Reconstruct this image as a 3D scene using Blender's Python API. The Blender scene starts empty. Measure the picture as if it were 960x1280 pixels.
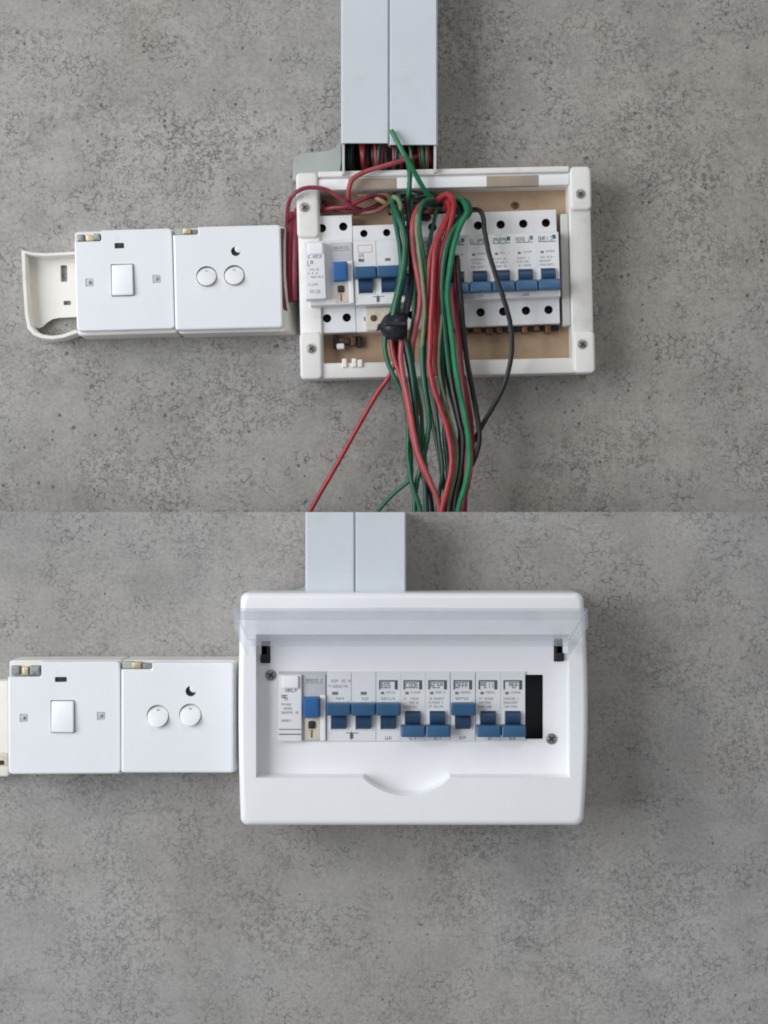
import bpy, bmesh, math, random
from mathutils import Vector

# ------------------------------------------------------------------ camera, world, light
S = 0.0006            # metres per unit (one unit is one photograph pixel on the upper wall's plane)
D = 2000.0            # camera distance from the upper wall, in units
T = 130.0             # the lower wall panel stands this far in front of the upper one
sc = bpy.context.scene
COL = sc.collection

cam_d = bpy.data.cameras.new('camera')
cam = bpy.data.objects.new('camera', cam_d)
COL.objects.link(cam)
cam.location = (0, -D * S, 0)
cam.rotation_euler = (math.radians(90), 0, 0)
cam_d.sensor_fit = 'VERTICAL'
cam_d.sensor_height = 24
cam_d.lens = 24 * D / 1280
cam_d.clip_start = 0.02
cam_d.clip_end = 50
sc.camera = cam

w = bpy.data.worlds.new('World')
sc.world = w
w.use_nodes = True
bg = w.node_tree.nodes['Background']
bg.inputs[0].default_value = (0.93, 0.95, 1.0, 1)
bg.inputs[1].default_value = 0.28


def area(name, loc, target, size, size_y, power, col):
    ld = bpy.data.lights.new(name, 'AREA')
    ld.shape = 'RECTANGLE'
    ld.size = size
    ld.size_y = size_y
    ld.energy = power
    ld.color = col
    o = bpy.data.objects.new(name, ld)
    COL.objects.link(o)
    o.location = loc
    o.rotation_euler = (Vector(target) - Vector(loc)).to_track_quat('-Z', 'Y').to_euler()
    return o


area('window_light', (-1.75, -1.45, 0.30), (0.0, 0, -0.05), 1.5, 1.5, 50, (0.93, 0.96, 1.0))
area('room_light', (0.5, -1.9, 1.9), (0.0, 0, -0.1), 1.2, 1.2, 12, (1.0, 0.96, 0.91))

sc.view_settings.view_transform = 'Standard'
sc.view_settings.look = 'None'
sc.view_settings.exposure = 0
sc.view_settings.gamma = 1
sc.cycles.max_bounces = 8
sc.cycles.transparent_max_bounces = 16
sc.cycles.filter_width = 1.9

# ------------------------------------------------------------------ materials


def mat(name, col, rough=0.45, var=0.06, vscale=60, bump=0.0, bscale=900, metal=0.0, dirt=None, coat=0.0):
    m = bpy.data.materials.new(name)
    m.use_nodes = True
    nt = m.node_tree
    b = nt.nodes['Principled BSDF']
    b.inputs['Roughness'].default_value = rough
    b.inputs['Metallic'].default_value = metal
    if coat:
        b.inputs['Coat Weight'].default_value = coat
    tc = nt.nodes.new('ShaderNodeTexCoord')
    n = nt.nodes.new('ShaderNodeTexNoise')
    n.inputs['Scale'].default_value = vscale
    n.inputs['Detail'].default_value = 5
    nt.links.new(tc.outputs['Object'], n.inputs['Vector'])
    r = nt.nodes.new('ShaderNodeValToRGB')
    r.color_ramp.elements[0].position = 0.3
    r.color_ramp.elements[1].position = 0.7
    r.color_ramp.elements[0].color = (*[c * (1 - var) for c in col], 1)
    r.color_ramp.elements[1].color = (*[min(1, c * (1 + var)) for c in col], 1)
    nt.links.new(n.outputs[0], r.inputs[0])
    out = r.outputs[0]
    if dirt:
        n2 = nt.nodes.new('ShaderNodeTexNoise')
        n2.inputs['Scale'].default_value = dirt[1]
        n2.inputs['Detail'].default_value = 6
        n2.inputs['Roughness'].default_value = 0.65
        nt.links.new(tc.outputs['Object'], n2.inputs['Vector'])
        r2 = nt.nodes.new('ShaderNodeMapRange')
        r2.inputs[1].default_value = dirt[2]
        r2.inputs[2].default_value = dirt[3]
        r2.inputs[4].default_value = dirt[4]
        nt.links.new(n2.outputs[0], r2.inputs[0])
        mx = nt.nodes.new('ShaderNodeMix')
        mx.data_type = 'RGBA'
        nt.links.new(r2.outputs[0], mx.inputs[0])
        nt.links.new(out, mx.inputs[6])
        mx.inputs[7].default_value = (*dirt[0], 1)
        out = mx.outputs[2]
    nt.links.new(out, b.inputs['Base Color'])
    rn = nt.nodes.new('ShaderNodeMapRange')
    rn.inputs[3].default_value = max(0.02, rough - 0.08)
    rn.inputs[4].default_value = min(1, rough + 0.1)
    nt.links.new(n.outputs[0], rn.inputs[0])
    nt.links.new(rn.outputs[0], b.inputs['Roughness'])
    if bump:
        n3 = nt.nodes.new('ShaderNodeTexNoise')
        n3.inputs['Scale'].default_value = bscale
        nt.links.new(tc.outputs['Object'], n3.inputs['Vector'])
        bp = nt.nodes.new('ShaderNodeBump')
        bp.inputs['Strength'].default_value = bump
        bp.inputs['Distance'].default_value = 0.0004
        nt.links.new(n3.outputs[0], bp.inputs['Height'])
        nt.links.new(bp.outputs[0], b.inputs['Normal'])
    return m


def wall_mat(name, base, warm, seed, pits=0.3, cstr=0.5):
    """grey cement-look wall covering: blotches, crackled rings, dark pits"""
    m = bpy.data.materials.new(name)
    m.use_nodes = True
    nt = m.node_tree
    N, K = nt.nodes.new, nt.links.new
    b = nt.nodes['Principled BSDF']
    tc = N('ShaderNodeTexCoord')
    mp = N('ShaderNodeMapping')
    mp.inputs['Location'].default_value = (seed, seed * 0.7, seed * 1.3)
    K(tc.outputs['Object'], mp.inputs[0])
    P = mp.outputs[0]

    def noise(scale, detail=4, rough=0.55, vec=None):
        n = N('ShaderNodeTexNoise')
        n.inputs['Scale'].default_value = scale
        n.inputs['Detail'].default_value = detail
        n.inputs['Roughness'].default_value = rough
        K(vec or P, n.inputs['Vector'])
        return n

    def rng(sock, a, b_, c=0.0, d=1.0, smooth=True):
        r = N('ShaderNodeMapRange')
        r.interpolation_type = 'SMOOTHSTEP' if smooth else 'LINEAR'
        r.inputs[1].default_value = a
        r.inputs[2].default_value = b_
        r.inputs[3].default_value = c
        r.inputs[4].default_value = d
        K(sock, r.inputs[0])
        return r.outputs[0]

    def math_(op, a, b_):
        x = N('ShaderNodeMath')
        x.operation = op
        for i, v in enumerate((a, b_)):
            if isinstance(v, (int, float)):
                x.inputs[i].default_value = v
            else:
                K(v, x.inputs[i])
        return x.outputs[0]

    def mix(f, a, b_, mode='MIX'):
        x = N('ShaderNodeMix')
        x.data_type = 'RGBA'
        x.blend_type = mode
        if isinstance(f, (int, float)):
            x.inputs[0].default_value = f
        else:
            K(f, x.inputs[0])
        for i, v in ((6, a), (7, b_)):
            if isinstance(v, tuple):
                x.inputs[i].default_value = (*v, 1)
            else:
                K(v, x.inputs[i])
        return x.outputs[2]
    # distorted coordinates for the crackle
    dn = noise(300, 2)
    sub = N('ShaderNodeVectorMath')
    sub.operation = 'MULTIPLY_ADD'
    K(dn.outputs[1], sub.inputs[0])
    sub.inputs[1].default_value = (0.0016, 0.0016, 0.0016)
    K(P, sub.inputs[2])
    PV = sub.outputs[0]

    def crack(scale, width):
        v = N('ShaderNodeTexVoronoi')
        v.feature = 'DISTANCE_TO_EDGE'
        v.inputs['Scale'].default_value = scale
        K(PV, v.inputs['Vector'])
        return rng(v.outputs[0], width * 0.3, width, 1, 0)
    c1 = crack(225, 0.115)
    c2 = crack(370, 0.15)
    m1 = rng(noise(24, 5, 0.7).outputs[0], 0.43, 0.62)
    m2 = rng(noise(11, 6, 0.72).outputs[0], 0.43, 0.62)
    brk = rng(noise(280, 3).outputs[0], 0.40, 0.58)
    cr = math_('MAXIMUM', math_('MULTIPLY', c1, m1), math_('MULTIPLY', c2, math_('MULTIPLY', m2, 0.8)))
    cr = math_('MULTIPLY', cr, brk)
    # pits
    pv = N('ShaderNodeTexVoronoi')
    pv.inputs['Scale'].default_value = 190
    K(PV, pv.inputs['Vector'])
    pr = N('ShaderNodeSeparateColor')
    K(pv.outputs['Color'], pr.inputs[0])
    rad = rng(pr.outputs[0], 0.70, 1.0, 0.0, pits, False)
    pit = math_('MULTIPLY', rng(math_('SUBTRACT', pv.outputs['Distance'], rad), -0.10, 0.02, 1, 0),
                rng(pr.outputs[0], 0.68, 0.8))
    pit = math_('MULTIPLY', pit, rng(noise(160, 2).outputs[0], 0.35, 0.55))
    # colour
    big = rng(noise(5.5, 4, 0.6).outputs[0], 0.33, 0.68)
    mid = rng(noise(26, 6, 0.62).outputs[0], 0.32, 0.70)
    fine = noise(420, 4, 0.7).outputs[0]
    col = mix(big, tuple(c * 0.90 for c in base), tuple(c * 1.10 for c in base))
    col = mix(math_('MULTIPLY', rng(noise(3.2, 3).outputs[0], 0.42, 0.66), 0.7), col, warm)
    f2 = rng(mid, 0, 1, 0.93, 1.05, False)
    col = mix(1.0, col, mix(f2, (0, 0, 0), (1, 1, 1)), 'MULTIPLY')
    f3 = rng(fine, 0.25, 0.75, 0.78, 1.20, False)
    sc_ = N('ShaderNodeVectorMath')
    sc_.operation = 'SCALE'
    K(col, sc_.inputs[0])
    K(math_('MULTIPLY', f3, f2), sc_.inputs['Scale'])
    col = sc_.outputs[0]
    # fine dark grain, thicker where the crackle is, and faint sideways trowel streaks
    gr = math_('MULTIPLY', rng(noise(560, 3, 0.6).outputs[0], 0.56, 0.70), math_('ADD', 0.35, math_('MULTIPLY', m2, 0.50)))
    col = mix(math_('MULTIPLY', gr, cstr * 0.75), col, (0.09, 0.086, 0.083))
    st = N('ShaderNodeMapping')
    st.inputs['Scale'].default_value = (4, 1, 34)
    K(P, st.inputs[0])
    stn = noise(2.2, 5, 0.6, st.outputs[0])
    col = mix(math_('MULTIPLY', rng(stn.outputs[0], 0.55, 0.75), 0.16), col, (0.16, 0.15, 0.14))
    col = mix(math_('MULTIPLY', rng(stn.outputs[0], 0.45, 0.25), 0.20), col, (0.44, 0.43, 0.42))
    col = mix(math_('MULTIPLY', cr, cstr), col, (0.075, 0.072, 0.072))
    col = mix(math_('MULTIPLY', pit, 0.72), col, (0.055, 0.053, 0.052))
    K(col, b.inputs['Base Color'])
    b.inputs['Roughness'].default_value = 0.62
    b.inputs['Specular IOR Level'].default_value = 0.3
    h = math_('SUBTRACT', math_('MULTIPLY', fine, 0.35), math_('ADD', math_('MULTIPLY', cr, 0.6), pit))
    bp = N('ShaderNodeBump')
    bp.inputs['Strength'].default_value = 0.35
    bp.inputs['Distance'].default_value = 0.0006
    K(h, bp.inputs['Height'])
    K(bp.outputs[0], b.inputs['Normal'])
    return m


def clear_mat(name):
    m = bpy.data.materials.new(name)
    m.use_nodes = True
    nt = m.node_tree
    out = nt.nodes['Material Output']
    nt.nodes.remove(nt.nodes['Principled BSDF'])
    tr = nt.nodes.new('ShaderNodeBsdfTransparent')
    tr.inputs[0].default_value = (0.985, 0.99, 1.0, 1)
    df = nt.nodes.new('ShaderNodeBsdfDiffuse')
    df.inputs[0].default_value = (0.8, 0.83, 0.9, 1)
    gl = nt.nodes.new('ShaderNodeBsdfGlossy')
    gl.inputs['Roughness'].default_value = 0.2
    lw = nt.nodes.new('ShaderNodeLayerWeight')
    lw.inputs[0].default_value = 0.25
    fr = nt.nodes.new('ShaderNodeMapRange')
    fr.inputs[3].default_value = 0.03
    fr.inputs[4].default_value = 0.16
    nt.links.new(lw.outputs['Facing'], fr.inputs[0])
    tc = nt.nodes.new('ShaderNodeTexCoord')
    n = nt.nodes.new('ShaderNodeTexNoise')
    n.inputs['Scale'].default_value = 45
    nt.links.new(tc.outputs['Object'], n.inputs['Vector'])
    r = nt.nodes.new('ShaderNodeMapRange')
    r.inputs[3].default_value = 0.14
    r.inputs[4].default_value = 0.26
    nt.links.new(n.outputs[0], r.inputs[0])
    tl = nt.nodes.new('ShaderNodeBsdfTranslucent')
    tl.inputs[0].default_value = (0.88, 0.9, 0.96, 1)
    m0 = nt.nodes.new('ShaderNodeMixShader')
    m0.inputs[0].default_value = 0.8
    nt.links.new(df.outputs[0], m0.inputs[1])
    nt.links.new(tl.outputs[0], m0.inputs[2])
    m1 = nt.nodes.new('ShaderNodeMixShader')
    nt.links.new(r.outputs[0], m1.inputs[0])
    nt.links.new(tr.outputs[0], m1.inputs[1])
    nt.links.new(m0.outputs[0], m1.inputs[2])
    m2 = nt.nodes.new('ShaderNodeMixShader')
    nt.links.new(fr.outputs[0], m2.inputs[0])
    nt.links.new(m1.outputs[0], m2.inputs[1])
    nt.links.new(gl.outputs[0], m2.inputs[2])
    nt.links.new(m2.outputs[0], out.inputs[0])
    return m


M = {}
M['wall_up'] = wall_mat('cement_wall_upper', (0.345, 0.333, 0.315), (0.345, 0.312, 0.275), 3.1, 0.33, 0.72)
M['wall_low'] = wall_mat('cement_wall_lower', (0.35, 0.341, 0.329), (0.345, 0.322, 0.294), 9.7, 0.22, 0.55)
M['white'] = mat('white_plastic', (0.82, 0.825, 0.83), 0.35, 0.02, 30, 0.05)
M['cover'] = mat('white_cover_plastic', (0.85, 0.855, 0.87), 0.3, 0.02, 12, 0.04, dirt=((0.62, 0.6, 0.57), 16, 0.56, 0.85, 0.22))
M['base'] = mat('aged_white_plastic', (0.76, 0.745, 0.715), 0.45, 0.04, 30, 0.08, dirt=((0.45, 0.38, 0.3), 45, 0.56, 0.8, 0.45))
M['cream'] = mat('cream_plastic', (0.80, 0.775, 0.72), 0.4, 0.04, 25, 0.06, dirt=((0.5, 0.43, 0.33), 40, 0.55, 0.8, 0.4))
M['plate'] = mat('bluish_white_plate', (0.80, 0.82, 0.842), 0.3, 0.015, 25, 0.03, dirt=((0.5, 0.5, 0.5), 120, 0.66, 0.8, 0.35))
M['duct'] = mat('pale_grey_trunking', (0.60, 0.64, 0.67), 0.38, 0.03, 14, 0.06, 400, dirt=((0.38, 0.38, 0.37), 30, 0.58, 0.85, 0.3))
M['duct_side'] = mat('pale_trunking_body', (0.56, 0.57, 0.58), 0.5, 0.03, 30, 0.05)
M['mount'] = mat('translucent_grey_filler', (0.36, 0.39, 0.37), 0.6, 0.1, 40, 0.2, 300)
M['mount_pale'] = mat('pale_side_strip', (0.55, 0.56, 0.53), 0.25, 0.12, 20, 0.05)
M['breaker'] = mat('breaker_white', (0.74, 0.745, 0.755), 0.42, 0.03, 80, 0.04, dirt=((0.5, 0.42, 0.3), 130, 0.6, 0.85, 0.4))
M['breaker_grey'] = mat('breaker_light_grey', (0.50, 0.51, 0.53), 0.45, 0.03, 80, 0.04)
M['breaker_stain'] = mat('stained_breaker_plastic', (0.62, 0.57, 0.47), 0.5, 0.08, 90, 0.06, dirt=((0.3, 0.2, 0.1), 150, 0.52, 0.75, 0.7))
M['blue'] = mat('toggle_blue', (0.032, 0.105, 0.215), 0.38, 0.08, 90)
M['blue_shaded'] = mat('toggle_barrel_blue_shaded', (0.015, 0.052, 0.115), 0.4, 0.08, 90)  # toggle blue made darker, the barrel's shading put into its colour
M['blue_bright'] = mat('bright_toggle_blue', (0.025, 0.12, 0.32), 0.4, 0.06, 90)
M['black'] = mat('black_plastic', (0.012, 0.012, 0.013), 0.5, 0.2, 90)
M['hole'] = mat('dark_metal_hole_shade', (0.02, 0.018, 0.016), 0.55, 0.3, 300)  # dark metal; in the terminal wells it paints in the shade of their depth
M['ink'] = mat('grey_print', (0.16, 0.17, 0.18), 0.6, 0.15, 900)
M['ink_dark'] = mat('slate_print', (0.07, 0.095, 0.12), 0.6, 0.15, 900)
M['ink_teal'] = mat('teal_print', (0.015, 0.15, 0.14), 0.6, 0.15, 900)
M['ink_orange'] = mat('faded_orange_print', (0.62, 0.42, 0.2), 0.6, 0.1, 900)
M['ink_white'] = mat('white_print', (0.75, 0.76, 0.77), 0.6, 0.03, 900)
M['tan'] = mat('tan_back_board', (0.46, 0.325, 0.21), 0.65, 0.12, 12, 0.2, 250, dirt=((0.16, 0.105, 0.06), 14, 0.42, 0.75, 0.7))
M['knock'] = mat('tan_knockout', (0.33, 0.27, 0.205), 0.65, 0.14, 40, 0.2, 300)
M['metal'] = mat('dull_screw_metal', (0.32, 0.31, 0.29), 0.42, 0.25, 400, 0.15, 900, 0.8)
M['rail'] = mat('zinc_rail', (0.40, 0.40, 0.39), 0.4, 0.1, 60, 0.05, 500, 0.9)
M['rust'] = mat('rusty_metal', (0.14, 0.07, 0.035), 0.7, 0.5, 300, 0.4, 900, 0.3)
M['copper'] = mat('copper_comb', (0.25, 0.12, 0.06), 0.45, 0.5, 150, 0.2, 600, 0.7)
M['brass'] = mat('brass_clip', (0.62, 0.52, 0.33), 0.4, 0.25, 250, 0.1, 900, 0.6)
M['clip_grey'] = mat('grey_metal_clip', (0.27, 0.28, 0.285), 0.45, 0.35, 350, 0.2, 900, 0.5)
M['cap_grey'] = mat('grey_screw_cap', (0.50, 0.53, 0.55), 0.4, 0.12, 400, 0.1)
M['clear'] = clear_mat('clear_plastic')
M['tape'] = mat('black_tape', (0.012, 0.013, 0.02), 0.4, 0.3, 200, 0.6, 260)
for nm, c in dict(red=(0.36, 0.022, 0.03), pinkred=(0.42, 0.075, 0.085), darkred=(0.15, 0.012, 0.022), wine=(0.22, 0.012, 0.035),
                  plum=(0.27, 0.03, 0.06), green=(0.008, 0.125, 0.06), brightgreen=(0.01, 0.20, 0.085), darkgreen=(0.007, 0.065, 0.045),
                  olive=(0.055, 0.10, 0.04), palegreen=(0.20, 0.25, 0.13), blackw=(0.014, 0.012, 0.013), navy=(0.010, 0.015, 0.035),
                  brown=(0.16, 0.065, 0.04), tanw=(0.33, 0.22, 0.12), orange=(0.36, 0.08, 0.02)).items():
    M[nm] = mat('wire_' + nm, tuple(v * 0.86 for v in c), 0.46, 0.22, 90, 0.06, 300)

# ------------------------------------------------------------------ geometry helpers


def P(x, y, d):
    k = (D - d) / D
    return Vector(((x - 480) * k * S, -d * S, (640 - y) * k * S))


FRAMES = {}


def thing(name, label, cat, cx, cy, dref, dbase, rot=0.0, group=None, unit=False):
    """Empty at the thing's base; parts are given in photograph pixels about (cx, cy), or in plain units when unit=True"""
    o = bpy.data.objects.new(name, None)
    COL.objects.link(o)
    o.empty_display_size = 0.01
    k = (D - dref) / D
    o.location = ((cx - 480) * k * S, -dbase * S, (640 - cy) * k * S)
    o.rotation_euler = (0, math.radians(rot), 0)
    o['label'] = label
    o['category'] = cat
    if group:
        o['group'] = group
    if unit:
        FRAMES[o.name] = (0, 0, 1.0, 0)
    else:
        FRAMES[o.name] = (cx, cy, k, dbase)
    return o


def part(name, m, th, bm, parent=None, smooth=True, angle=35):
    cx, cy, k, db = FRAMES[th.name]
    for v in bm.verts:
        x, y, d = v.co
        v.co = ((x - cx) * k * S, -(d - db) * S, (cy - y) * k * S)
    return finish(name, m, bm, parent or th, smooth, angle)


def finish(name, m, bm, parent=None, smooth=True, angle=35):
    bmesh.ops.remove_doubles(bm, verts=bm.verts, dist=1e-7)
    bmesh.ops.recalc_face_normals(bm, faces=bm.faces)
    me = bpy.data.meshes.new(name)
    bm.to_mesh(me)
    bm.free()
    if smooth:
        for p in me.polygons:
            p.use_smooth = True
        me.set_sharp_from_angle(angle=math.radians(angle))
    me.materials.append(m)
    o = bpy.data.objects.new(name, me)
    COL.objects.link(o)
    if parent:
        o.parent = parent
    return o


def rr(x0, y0, x1, y1, r, n=5):
    r = max(0.01, min(r, (x1 - x0) / 2 - 0.01, (y1 - y0) / 2 - 0.01))
    pts = []
    for (cx, cy, a0) in ((x0 + r, y0 + r, 180), (x1 - r, y0 + r, 270), (x1 - r, y1 - r, 0), (x0 + r, y1 - r, 90)):
        for i in range(n + 1):
            a = math.radians(a0 + 90 * i / n)
            pts.append((cx + r * math.cos(a), cy + r * math.sin(a)))
    return pts


def circ(cx, cy, r, n=20, sy=1.0):
    return [(cx + r * math.cos(2 * math.pi * i / n), cy + sy * r * math.sin(2 * math.pi * i / n)) for i in range(n)]


def at(pts, d):
    if callable(d):
        return [(x, y, d(x, y)) for x, y in pts]
    return [(x, y, d) for x, y in pts]


def loft(bm, rings, cap0=True, cap1=True):
    prev = None
    first = None
    for r in rings:
        vs = [bm.verts.new(p) for p in r]
        if prev:
            n = len(vs)
            for i in range(n):
                bm.faces.new((prev[i], prev[(i + 1) % n], vs[(i + 1) % n], vs[i]))
        else:
            first = vs
        prev = vs
    if cap0:
        bm.faces.new(first)
    if cap1:
        bm.faces.new(prev)
    return bm


def rbox(x0, y0, x1, y1, d0, d1, r=1.0, b=1.0, bm=None, n=4, tilt=None, cap0=True, draft=0.0):
    bm = bm or bmesh.new()
    f = tilt or (lambda x, y: 0.0)
    rings = [at(rr(x0 - draft, y0 - draft, x1 + draft, y1 + draft, r + draft, n), d0)]
    for a in (0, 30, 60, 90):
        a = math.radians(a)
        i = b * (1 - math.cos(a))
        dd = d1 - b * (1 - math.sin(a))
        rings.append(at(rr(x0 + i, y0 + i, x1 - i, y1 - i, max(r - i, 0.05), n), lambda x, y, dd=dd: dd + f(x, y)))
    return loft(bm, rings, cap0, True)


def disc(cx, cy, r, d0, d1, b=0.6, bm=None, n=22, tilt=None):
    bm = bm or bmesh.new()
    f = tilt or (lambda x, y: 0.0)
    rings = [at(circ(cx, cy, r, n), d0)]
    for a in (0, 45, 90):
        a = math.radians(a)
        i = b * (1 - math.cos(a))
        dd = d1 - b * (1 - math.sin(a))
        rings.append(at(circ(cx, cy, r - i, n), lambda x, y, dd=dd: dd + f(x, y)))
    return loft(bm, rings)


def holed(bm, outlines, d):
    """flat face with holes at depth d"""
    es = []
    for pts in outlines:
        vs = [bm.verts.new((x, y, d)) for x, y in pts]
        for i in range(len(vs)):
            es.append(bm.edges.new((vs[i], vs[(i + 1) % len(vs)])))
    bmesh.ops.triangle_fill(bm, use_beauty=True, edges=es)
    return bm


def quad(bm, x0, y0, x1, y1, d):
    bm.faces.new([bm.verts.new(p) for p in ((x0, y0, d), (x1, y0, d), (x1, y1, d), (x0, y1, d))])


def slab(bm, x0, y0, x1, y1, d, h=0.12):
    """very thin printed mark with a little thickness"""
    loft(bm, [at([(x0, y0), (x1, y0), (x1, y1), (x0, y1)], d - 0.2), at([(x0, y0), (x1, y0), (x1, y1), (x0, y1)], d + h)])


SEG = {'a': (0, 0, 1, .16), 'g': (0, .42, 1, .58), 'd': (0, .84, 1, 1), 'f': (0, 0, .24, .5), 'b': (.76, 0, 1, .5), 'e': (0, .5, .24, 1), 'c': (.76, .5, 1, 1)}
LET = ['afgec', 'fed', 'afgb', 'abcdef', 'afged', 'afgcd', 'fgbec', 'bc', 'adef', 'abged', 'fbcde', 'afge']


def glyphs(bm, x, y, wd, h, n, rng, d, gap=0.35):
    st = wd / n
    for i in range(n):
        if rng.random() < 0.1:
            continue
        for s in rng.choice(LET):
            a, b_, c, e = SEG[s]
            g = st * (1 - gap)
            slab(bm, x + i * st + a * g, y + b_ * h, x + i * st + c * g, y + e * h, d)


def catmull(pts, n):
    out = []
    P_ = [pts[0]] + list(pts) + [pts[-1]]
    for i in range(1, len(P_) - 2):
        a, b_, c, e = P_[i - 1], P_[i], P_[i + 1], P_[i + 2]
        for k in range(n):
            t = k / n
            out.append(tuple(0.5 * ((2 * b_[j]) + (-a[j] + c[j]) * t + (2 * a[j] - 5 * b_[j] + 4 * c[j] - e[j]) * t * t
                                    + (-a[j] + 3 * b_[j] - 3 * c[j] + e[j]) * t ** 3) for j in range(3)))
    out.append(tuple(pts[-1]))
    return out


def tube(bm, pts, r, n=9):
    """swept tube through world points; r a number or function of 0..1"""
    N = len(pts)
    prev = None
    u = None
    for i, p in enumerate(pts):
        t = (pts[min(i + 1, N - 1)] - pts[max(i - 1, 0)]).normalized()
        if u is None:
            u = t.orthogonal().normalized()
        u = (u - t * u.dot(t)).normalized()
        v = t.cross(u)
        rad = r(i / (N - 1)) if callable(r) else r
        ring = [bm.verts.new(p + (u * math.cos(2 * math.pi * k / n) + v * math.sin(2 * math.pi * k / n)) * rad) for k in range(n)]
        if prev:
            for k in range(n):
                bm.faces.new((prev[k], prev[(k + 1) % n], ring[(k + 1) % n], ring[k]))
        else:
            bm.faces.new(ring)
        prev = ring
    bm.faces.new(prev)


def wire(label, m, pts, r=3.7, name='wire', group='wires of the open board', n=6, cat='wire'):
    rg = random.Random(label)
    ps = [P(*q) for q in catmull(pts, n)]
    ps = [p + Vector((rg.uniform(-1, 1), rg.uniform(-1, 1), 0)) * 0.00012 for p in ps]
    base = ps[0].copy()
    bm = bmesh.new()
    tube(bm, [p - base for p in ps], r * 0.83 * S)
    o = finish(name, M[m], bm)
    o.location = base
    o['label'] = label
    o['category'] = cat
    if group:
        o['group'] = group
    return o


def screw(th, x, y, d, r=6.0, ang=20, parent=None, m='metal', name='screw'):
    bm = disc(x, y, r, d - 3, d + 1.2, 1.0)
    s = part(name, M[m], th, bm, parent)
    bm = bmesh.new()
    a = math.radians(ang)
    for q in (a, a + math.pi / 2):
        c, s_ = math.cos(q), math.sin(q)
        L, wd = r * 0.62, r * 0.14
        pts = [(x + c * L - s_ * wd, y + s_ * L + c * wd), (x - c * L - s_ * wd, y - s_ * L + c * wd),
               (x - c * L + s_ * wd, y - s_ * L - c * wd), (x + c * L + s_ * wd, y + s_ * L - c * wd)]
        loft(bm, [at(pts, d + 0.9 + 0.02 * (q != a)), at(pts, d + 1.35 + 0.03 * (q != a))])
    part('screw_slot', M['hole'], th, bm, s)
    return s


# ------------------------------------------------------------------ the setting: two wall panels
def structure(name, m, bm):
    o = finish(name, m, bm, None, False)
    o['kind'] = 'structure'
    return o


bm = bmesh.new()
vs = [bm.verts.new(p) for p in ((-2.2, 0, -0.12), (2.2, 0, -0.12), (2.2, 0, 2.0), (-2.2, 0, 2.0))]
bm.faces.new(vs)
structure('upper_wall', M['wall_up'], bm)
bm = bmesh.new()
x0, x1, z0, z1, y0, y1 = -2.2, 2.2, -2.0, 0.0, -T * S, 0.06
c = [bm.verts.new(p) for p in ((x0, y0, z0), (x1, y0, z0), (x1, y0, z1), (x0, y0, z1), (x0, y1, z0), (x1, y1, z0), (x1, y1, z1), (x0, y1, z1))]
for f in ((0, 1, 2, 3), (3, 2, 6, 7), (0, 3, 7, 4), (1, 5, 6, 2), (0, 4, 5, 1)):
    bm.faces.new([c[i] for i in f])
structure('lower_wall', M['wall_low'], bm)


# ------------------------------------------------------------------ cable trunking
def trunk(label, xa, xb, yt, yl, yb, db, group, lipL, lipR):
    hL, hR = (68 if lipL else 14), (68 if lipR else 14)
    """a length of trunking: channel to yb with a lid down to yl"""
    t = thing('cable_trunking', label, 'trunking', (xa + xb) / 2, yb, db + 72, db, 0, group)
    bm = bmesh.new()
    loft(bm, [at([(xa, y), (xb, y), (xb, y), (xa, y)], 0) for y in (yt,)], False, False)
    bm.clear()
    # channel: back and two sides
    prof = [(xa, db), (xa, db + hL), (xa + 3, db + hL), (xa + 3, db + 3), (xb - 3, db + 3), (xb - 3, db + hR), (xb, db + hR), (xb, db)]
    loft(bm, [[(x, yt, d) for x, d in prof], [(x, yb, d) for x, d in prof]])
    part('channel', M['duct_side'], t, bm, smooth=False)
    bm = bmesh.new()
    a, b_ = xa - lipL, xb + lipR
    prof = [(a, db + 56), (a, db + 70), (a + 2, db + 73), (b_ - 2, db + 73), (b_, db + 70), (b_, db + 56), (b_ - 1.5, db + 56), (b_ - 1.5, db + 69.5), (a + 1.5, db + 69.5), (a + 1.5, db + 56)]
    loft(bm, [[(x, yt, d) for x, d in prof], [(x, yl, d) for x, d in prof]])
    part('lid', M['duct'], t, bm, smooth=False)
    return t


GT = 'cable trunking above the boards'
trunk('left half of the open pale grey trunking above the wired open board', 427.5, 486.2, -420, 179, 217, 0, GT, 1.2, 0)
trunk('right half of the open pale grey trunking above the wired open board', 486.7, 545.5, -420, 181, 214, 0, GT, 0, 1.6)
# lower panel
trunk('left half of the closed trunking going into the covered board', 383, 443.4, 640.3, 770, 771, T, GT, 1.2, 0)
trunk('right half of the closed trunking going into the covered board', 444.0, 506, 640.3, 770, 771, T, GT, 0, 1.6)

# grey filler piece beside the trunking
def filler(label, pts, d0, d1):
    t = thing('sealant_fillet', label, 'sealant', pts[0][0], pts[0][1], d1, d0)
    bm = bmesh.new()
    cx = sum(p[0] for p in pts) / len(pts)
    cy = sum(p[1] for p in pts) / len(pts)
    ins = [(p[0] + (cx - p[0]) * 0.05, p[1] + (cy - p[1]) * 0.05) for p in pts]
    loft(bm, [at(pts, d0), at(pts, d1 - 2), at(ins, d1)])
    part('plate', M['mount'], t, bm)


arc = [(366, 226), (367, 200), (373, 193), (385, 190.5), (400, 189.5), (412, 188), (420, 184), (425, 178), (427, 170), (427.4, 226)]
filler('grey green filler plate with curved edge left of the upper trunking', arc, 0.5, 16)
filler('small grey filler plate left of the lower trunking on the covered board', [(360, 748), (361, 741), (372, 737.5), (380, 734), (383, 728), (383, 748)], T + 0.5, T + 16)

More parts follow.
